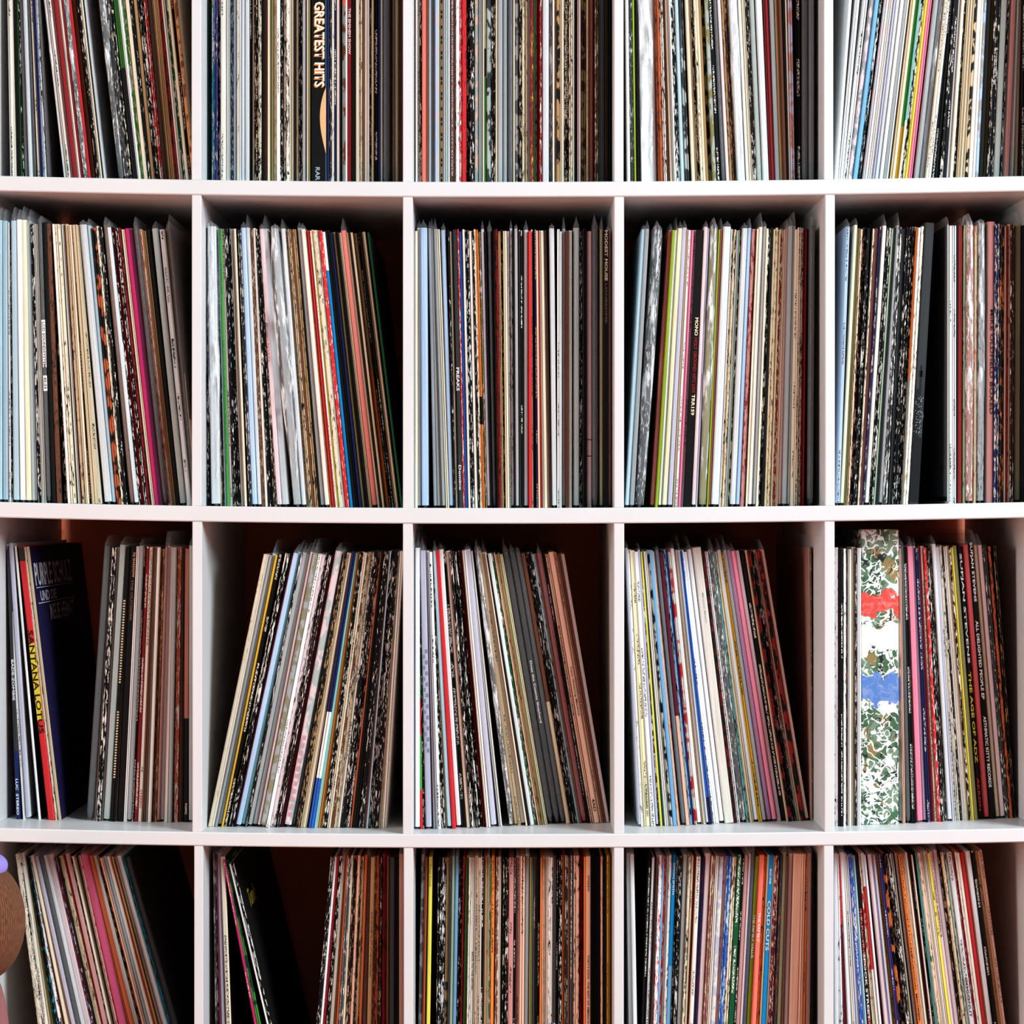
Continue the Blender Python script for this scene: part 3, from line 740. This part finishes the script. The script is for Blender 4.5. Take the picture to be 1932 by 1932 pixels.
# ---- print on spines
def rects(name, rs, mat, parent, y=-.0004):
    vs, fs = [], []
    for (xa, xb, za, zb) in rs:
        b = len(vs)
        vs += [(xa, y, za), (xb, y, za), (xb, y, zb), (xa, y, zb), (xa, y + .0003, za), (xb, y + .0003, za), (xb, y + .0003, zb), (xa, y + .0003, zb)]
        fs += [(b, b + 1, b + 2, b + 3), (b, b + 4, b + 5, b + 1), (b + 1, b + 5, b + 6, b + 2), (b + 2, b + 6, b + 7, b + 3), (b + 3, b + 7, b + 4, b)]
    o = mesh_obj(name, vs, fs, mat, parent)
    if len(rs) > 4: o['kind'] = 'stuff'
    return o
def zloc(q, y):       # photo row -> height along the spine
    return (q['ybot'] - y) * S * q['k'] / math.cos(q['th'])
PENDING = []
def letter(q, parent, text, y0, y1, col, frac, off):
    PENDING.append((parent, text, zloc(q, y0), zloc(q, y1), col, frac * q['w'], off * q['w'], 'spine'))

# ---- build
stuff = MB()
for q in RECS:
    wj = q['w'] * (.86 if q['plastic'] else .905)
    lift = .0028 if q['plastic'] else 0.0
    hj = q['h'] - (0 if not q['plastic'] else .001)
    if not q['solo']:
        ct, st = math.cos(q['th']), math.sin(q['th'])
        def xf(p, q=q, ct=ct, st=st):
            x, y, z = p
            return (q['X'] + x * ct + z * st, q['sb'] + y, q['z'] - x * st + z * ct)
        jacket(stuff, wj, hj, q['d'], q, rng, xf, lift)
        if q['plastic']:
            film(stuff, q['w'], q['h'] + lift, q['d'], q['tip'], rng, 2 if q['bag'] else 1, xf)
        continue
    mb = MB()
    if q.get('special') == 'paint':
        c = .0012
        w = q['w'] * .98
        ob = mesh_obj('box_set', [], [], splatter_material())
        me = ob.data
        me.clear_geometry()
        vs = []
        for z, i in ((0, c), (c, 0), (q['h'] - c, 0), (q['h'], c)):
            for x, y in ((-w / 2 + i, c if i == 0 else 2 * c), (-w / 2 + c + i, i), (w / 2 - c - i, i), (w / 2 - i, c if i == 0 else 2 * c), (w / 2 - i, q['d']), (-w / 2 + i, q['d'])):
                vs.append((x, y, z))
        fs = [tuple(range(5, -1, -1)), tuple(range(18, 24))]
        for j in range(3):
            for k_ in range(6):
                a, b_ = j * 6 + k_, j * 6 + (k_ + 1) % 6
                fs.append((a, b_, b_ + 6, a + 6))
        me.from_pydata(vs, [], fs); me.update()
    else:
        jacket(mb, wj, hj, q['d'], q, rng, z0=lift)
        nm = 'box_set' if q.get('special') in ('slate', 'hits') or (q['r'], q['c'], q['x0']) == (2, 5, 1565) else ('sleeved_record' if q['plastic'] else 'vinyl_record')
        ob = link(bpy.data.objects.new(nm, mb.build(nm, [M_CARD])))
    base = ob.name.split('.')[0]
    card = ob
    if q['plastic'] or q['texts'] or q.get('special'):      # a thing with parts: jacket (with its print), sleeve
        card.name = 'jacket' if base != 'box_set' else 'box'
        ob = link(bpy.data.objects.new(base, None))
        ob.empty_display_size = .02
        card.parent = ob
    ob.location = (q['X'], q['sb'], q['z'])
    ob.rotation_euler = (0, q['th'], 0)
    tag(ob, q['label'], {'box_set': 'box set', 'sleeved_record': 'sleeved record', 'vinyl_record': 'record'}[base], 'records standing on the %s' % ROWNAME[q['r']])
    if q['plastic']:
        fb = MB()
        film(fb, q['w'], q['h'] + lift, q['d'], q['tip'], rng, 0, bulge=({(2, 2, 862): .85, (1, 4, 218): .16, (2, 2, 130): .2}.get((q['r'], q['c'], q['x0']), .12) if q['bag'] else 0))
        link(bpy.data.objects.new('plastic_sleeve', fb.build('plastic_sleeve', [M_CRINKLE if q['bag'] else M_FILM])), ob)
    q['ob'] = ob
    ob = card
    for t in q['texts']:
        letter(q, ob, t[3], t[4], t[5], t[6], t[7], t[8])
    sp = q.get('special')
    w = q['w']
    if sp == 'labelstrip':
        rects('paper_strip', [(-w * .36, w * .36, zloc(q, 694), zloc(q, 604)), (-w * .36, w * .36, zloc(q, 738), zloc(q, 709))], flat_mat((238, 238, 236)), ob, -.0004)
    if sp == 'film':
        rs = []
        z = q['h'] - .004
        k_ = 0
        while z > .01:
            rs.append((-w * .16, w * .14, z - .0036, z)); k_ += 1
            z -= .0054 if k_ % 5 not in (2, 4, 0) else .0118
        rects('printed_squares', rs, flat_mat((18, 18, 18)), ob)
        rects('printed_stripe', [(-w * .3, w * .22, .002, q['h'] - .002)], flat_mat((224, 190, 128)), ob, -.0002)
    if sp == 'dots':
        rects('printed_dashes', [(-w * .3, w * .3, z_, z_ + .0016) for z_ in [.05 + i * .0031 for i in range(66)] if z_ < zloc(q, 1055) and not zloc(q, 1345) < z_ < zloc(q, 1290)], flat_mat((205, 184, 150)), ob)
    if sp == 'check':
        rs = [((-w * .4 if (i + j) % 2 else w * .0), (w * .0 if (i + j) % 2 else w * .4), z_, z_ + .0045) for j in range(1) for i, z_ in enumerate([zloc(q, 1420) + i * .0062 for i in range(19)])]
        rects('printed_squares', rs, flat_mat((118, 124, 148)), ob)
    if sp == 'check2':
        rects('printed_squares', [(-w * .22, w * .22, z_, z_ + .0048) for z_ in [.012 + i * .0088 for i in range(11)]], flat_mat((206, 128, 146)), ob)
    if sp == 'staple':
        rects('printed_line', [(-w * .47, w * .47, zloc(q, 830.5), zloc(q, 829)), (-w * .47, w * .47, zloc(q, 861.5), zloc(q, 860))], flat_mat((24, 22, 22)), ob)
    if sp == 'hits':
        # tan crescent printed along the right half of the spine
        n_ = 16
        vs, fs = [], []
        zt, zb_ = zloc(q, 165), zloc(q, 292)
        for i in range(n_ + 1):
            t_ = i / n_
            bul = math.sin(math.pi * min(1, t_ * 1.12) ** .85) if t_ < .88 else math.sin(math.pi * .97) * (1 - t_) / .12
            zz = zt + (zb_ - zt) * t_
            vs += [(w * .44 - w * .36 * max(0, math.sin(math.pi * t_ ** .85)) , -.0004, zz), (w * .44, -.0004, zz)]
        fs = [(2 * i, 2 * i + 1, 2 * i + 3, 2 * i + 2) for i in range(n_)]
        mesh_obj('printed_crescent', vs, fs, flat_mat((206, 166, 122)), ob)
        PENDING.append((ob, 'GREATEST HITS', zloc(q, 6), zloc(q, 166.5), (196, 116, 70), .58 * w, .01 * w, 'spine_back'))
        rects('printed_stripe', [(w * .40, w * .462, zloc(q, 165), q['h'] - .002), (w * .40, w * .462, .002, zloc(q, 292))], flat_mat((58, 78, 96)), ob)
    if sp == 'lotus':
        rects('printed_band', [(-w * .40, w * .40, zloc(q, 1360), zloc(q, 1215))], flat_mat((222, 196, 62)), ob, -.0003)
        rects('torn_corner', [(-w * .40, w * .40, q['h'] - .017, q['h'] - .001)], flat_mat((52, 40, 34)), ob, -.0003)
    if sp == 'slate':
        rs = [(-w * .46, w * .46, 0.002, zloc(q, 826)), (-w * .40, w * .10, zloc(q, 826), zloc(q, 735)), (-.0008, .0010, zloc(q, 735), zloc(q, 690)), (-.0022, .0024, zloc(q, 712), zloc(q, 700))]
        rects('printed_silhouette', rs, flat_mat((12, 13, 14)), ob)
        rr = random.Random(3)
        rects('printed_lights', [(a, a + .0007, b_, b_ + .0007) for a, b_ in [(rr.uniform(-.4, .4) * w, rr.uniform(zloc(q, 820), zloc(q, 750))) for _ in range(70)]], flat_mat((150, 170, 172)), ob, -.0007)
    if sp == 'purple':
        xr = wj / 2 + .0003
        H = q['h']
        for text, ya, yb_, za, zb_, colr in (('PURPLE SCHULZ', .012, .225, H - .019, H - .046, (214, 212, 222)), ('UND DIE', .03, .12, H - .052, H - .064, (200, 198, 210)),
                                             ('NEUE HEIMAT', .075, .215, H - .069, H - .088, (200, 198, 210)), ('SEHNSUCHT', .055, .20, H - .218, H - .255, (52, 50, 66))):
            PENDING.append((ob, text, ya, yb_, colr, za, zb_, xr))
        mesh_obj('printed_line', [(xr, .012, H - .0485), (xr, .23, H - .0485), (xr, .23, H - .0475), (xr, .012, H - .0475), (xr, .015, H - .0665), (xr, .23, H - .0665), (xr, .23, H - .0655), (xr, .015, H - .0655)],
                 [(0, 1, 2, 3), (4, 5, 6, 7)], flat_mat((190, 188, 200)), ob)
    if sp == 'scrawl':
        H = q['h']
        PENDING.append((ob, "Tom's", .045, .105, (206, 176, 60), H - .038, H - .060, wj / 2 + .0003))

st_me = stuff.build('thin_records', [M_CARD, M_FILM, M_CRINKLE])
so = link(bpy.data.objects.new('thin_records', st_me))
tag(so, 'hundreds of thin record spines packed in between the thicker ones on all shelves', 'record', kind='stuff')

# ---- lettering meshes
tmp = []
for p in PENDING:
    cu = bpy.data.curves.new('letters', 'FONT')
    cu.body = p[1]
    cu.resolution_u = 2
    cu.offset = 0.018
    o = bpy.data.objects.new('letters', cu)
    scene.collection.objects.link(o)
    tmp.append(o)
bpy.context.view_layer.update()
dg_ = bpy.context.evaluated_depsgraph_get()
for o, p in zip(tmp, PENDING):
    me = bpy.data.meshes.new_from_object(o.evaluated_get(dg_))
    co = [v.co.copy() for v in me.vertices]
    if not co: continue
    xa, xb = min(c.x for c in co), max(c.x for c in co)
    ya, yb_ = min(c.y for c in co), max(c.y for c in co)
    me.materials.clear()
    me.materials.append(flat_mat(p[4]))
    if isinstance(p[7], str):
        z0, z1, ht, off = p[2], p[3], p[5], p[6]
        yy = -.0006 if p[7] == 'spine' else -.0005
        for v, c in zip(me.vertices, co):
            v.co = (off + ((c.y - ya) / (yb_ - ya) - .5) * ht, yy, z0 + (z1 - z0) * (c.x - xa) / (xb - xa))
    else:
        for v, c in zip(me.vertices, co):
            v.co = (p[7], p[2] + (p[3] - p[2]) * (c.x - xa) / (xb - xa), p[6] + (p[5] - p[6]) * (c.y - ya) / (yb_ - ya))
    me.name = 'lettering'
    link(bpy.data.objects.new('lettering', me), p[0])
for o in tmp:
    cu = o.data
    bpy.data.objects.remove(o)
    bpy.data.curves.remove(cu)

# ---------------------------------------------------------------- plush toy sitting on the floor in front of the unit
def toy():
    m, nt, b = new_mat('brown_ribbed_fabric')
    g = G(nt)
    tc = g.n('ShaderNodeTexCoord').outputs['UV']
    u, v, _ = g.sep(tc)
    w = g.math('SINE', g.math('MULTIPLY_ADD', g.noise(g.vmath('MULTIPLY', tc, (6, 3, 1)), 1, 2), 8.0, g.math('MULTIPLY', u, 620.0)))
    n = g.noise(g.vmath('MULTIPLY', tc, (260, 26, 1)), 1, 3, 0.7)
    f = g.math('ADD', g.math('MULTIPLY_ADD', w, 0.17, 0.36), g.math('MULTIPLY', g.math('SUBTRACT', n, .5), 1.7), clamp=True)
    nt.links.new(g.mix(f, lin((64, 34, 20)) + (1,), lin((170, 104, 64)) + (1,)), b.inputs['Base Color'])
    b.inputs['Roughness'].default_value = 0.9
    bp = g.n('ShaderNodeBump'); bp.inputs['Strength'].default_value = .6; bp.inputs['Distance'].default_value = .0012
    nt.links.new(w, bp.inputs['Height']); nt.links.new(bp.outputs[0], b.inputs['Normal'])
    mp, ntp, bpk = new_mat('dusty_pink_plush'); bpk.inputs['Base Color'].default_value = lin((150, 92, 92)) + (1,); bpk.inputs['Roughness'].default_value = .95
    ml, ntl, bll = new_mat('lavender_felt'); bll.inputs['Base Color'].default_value = lin((150, 132, 214)) + (1,); bll.inputs['Roughness'].default_value = .9
    ms, nts, bs = new_mat('blue_stitching'); bs.inputs['Base Color'].default_value = lin((126, 150, 172)) + (1,)
    yd = -.09
    kx = 1 + yd / D
    def P(x, y): return Vector((px(x, yd), yd, pz(y, yd)))
    root = bpy.data.objects.new('plush_toy', None)
    hc = P(-34, 1738)
    root.location = (hc.x, yd, 0)
    link(root)
    tag(root, 'brown ribbed plush toy with lavender top, cut off at the lower left edge', 'toy')
    def blob(name, c, rx, ry, rz, mat, e=1.0, nu=48, nv=28, flat=0):
        vs, fs, uv = [], [], []
        for j in range(nv + 1):
            ph = math.pi * j / nv
            for i in range(nu + 1):
                t = 2 * math.pi * i / nu
                s = math.sin(ph) ** e
                vs.append((c[0] + rx * s * math.cos(t), c[1] + ry * s * math.sin(t), c[2] + rz * math.cos(ph)))
                uv.append((i / nu, j / nv))
        for j in range(nv):
            for i in range(nu):
                a = j * (nu + 1) + i
                fs.append((a, a + nu + 1, a + nu + 2, a + 1))
        o = mesh_obj(name, vs, fs, mat, root, True)
        l = o.data.uv_layers.new(name='UVMap')
        l.data.foreach_set('uv', [x for p in o.data.loops for x in uv[p.vertex_index]])
        return o
    k = S * kx
    hz = hc.z
    blob('head', (0, 0, hz), 81 * k, 70 * k, 112 * k, m, .92)
    cap = blob('felt_cap', (-4 * k, 0, hz + 104 * k), 52 * k, 48 * k, 26 * k, ml, .7)
    blob('body', (-6 * k, 0, hz * .5 - 45 * k), 62 * k, 60 * k, hz * .5 - 45 * k, mp, .6)
    blob('arm', (20 * k, -.01, hz - 190 * k), 22 * k, 24 * k, 86 * k, mp, .7)
    for dx in (-60, 0):
        blob('foot', (dx * k, -.045, .022), 34 * k, 60 * k, .022, mp, .8)
    for i, (x, y) in enumerate(((1, 1696), (3, 1722))):
        p = P(x, y)
        vs, fs = [], []
        for j in range(13):
            a = -2.2 + j * .36
            for r_ in (5.2, 6.8):
                xx, zz = (p.x - hc.x) + math.cos(a) * r_ * k - 4 * k, p.z + math.sin(a) * r_ * k
                q_ = 1 - (xx / (81 * k)) ** 2 - ((zz - hz) / (112 * k)) ** 2
                vs.append((xx, -70 * k * math.sqrt(max(.02, q_)) - .0012, zz))
        fs = [(2 * j, 2 * j + 1, 2 * j + 3, 2 * j + 2) for j in range(12)]
        mesh_obj('stitched_curl', vs, fs, ms, root)
toy()
print('records', len(RECS), 'solo', sum(q['solo'] for q in RECS), 'plastic', sum(q['plastic'] for q in RECS), 'plain solo', sum(q['solo'] and not q['plastic'] for q in RECS))
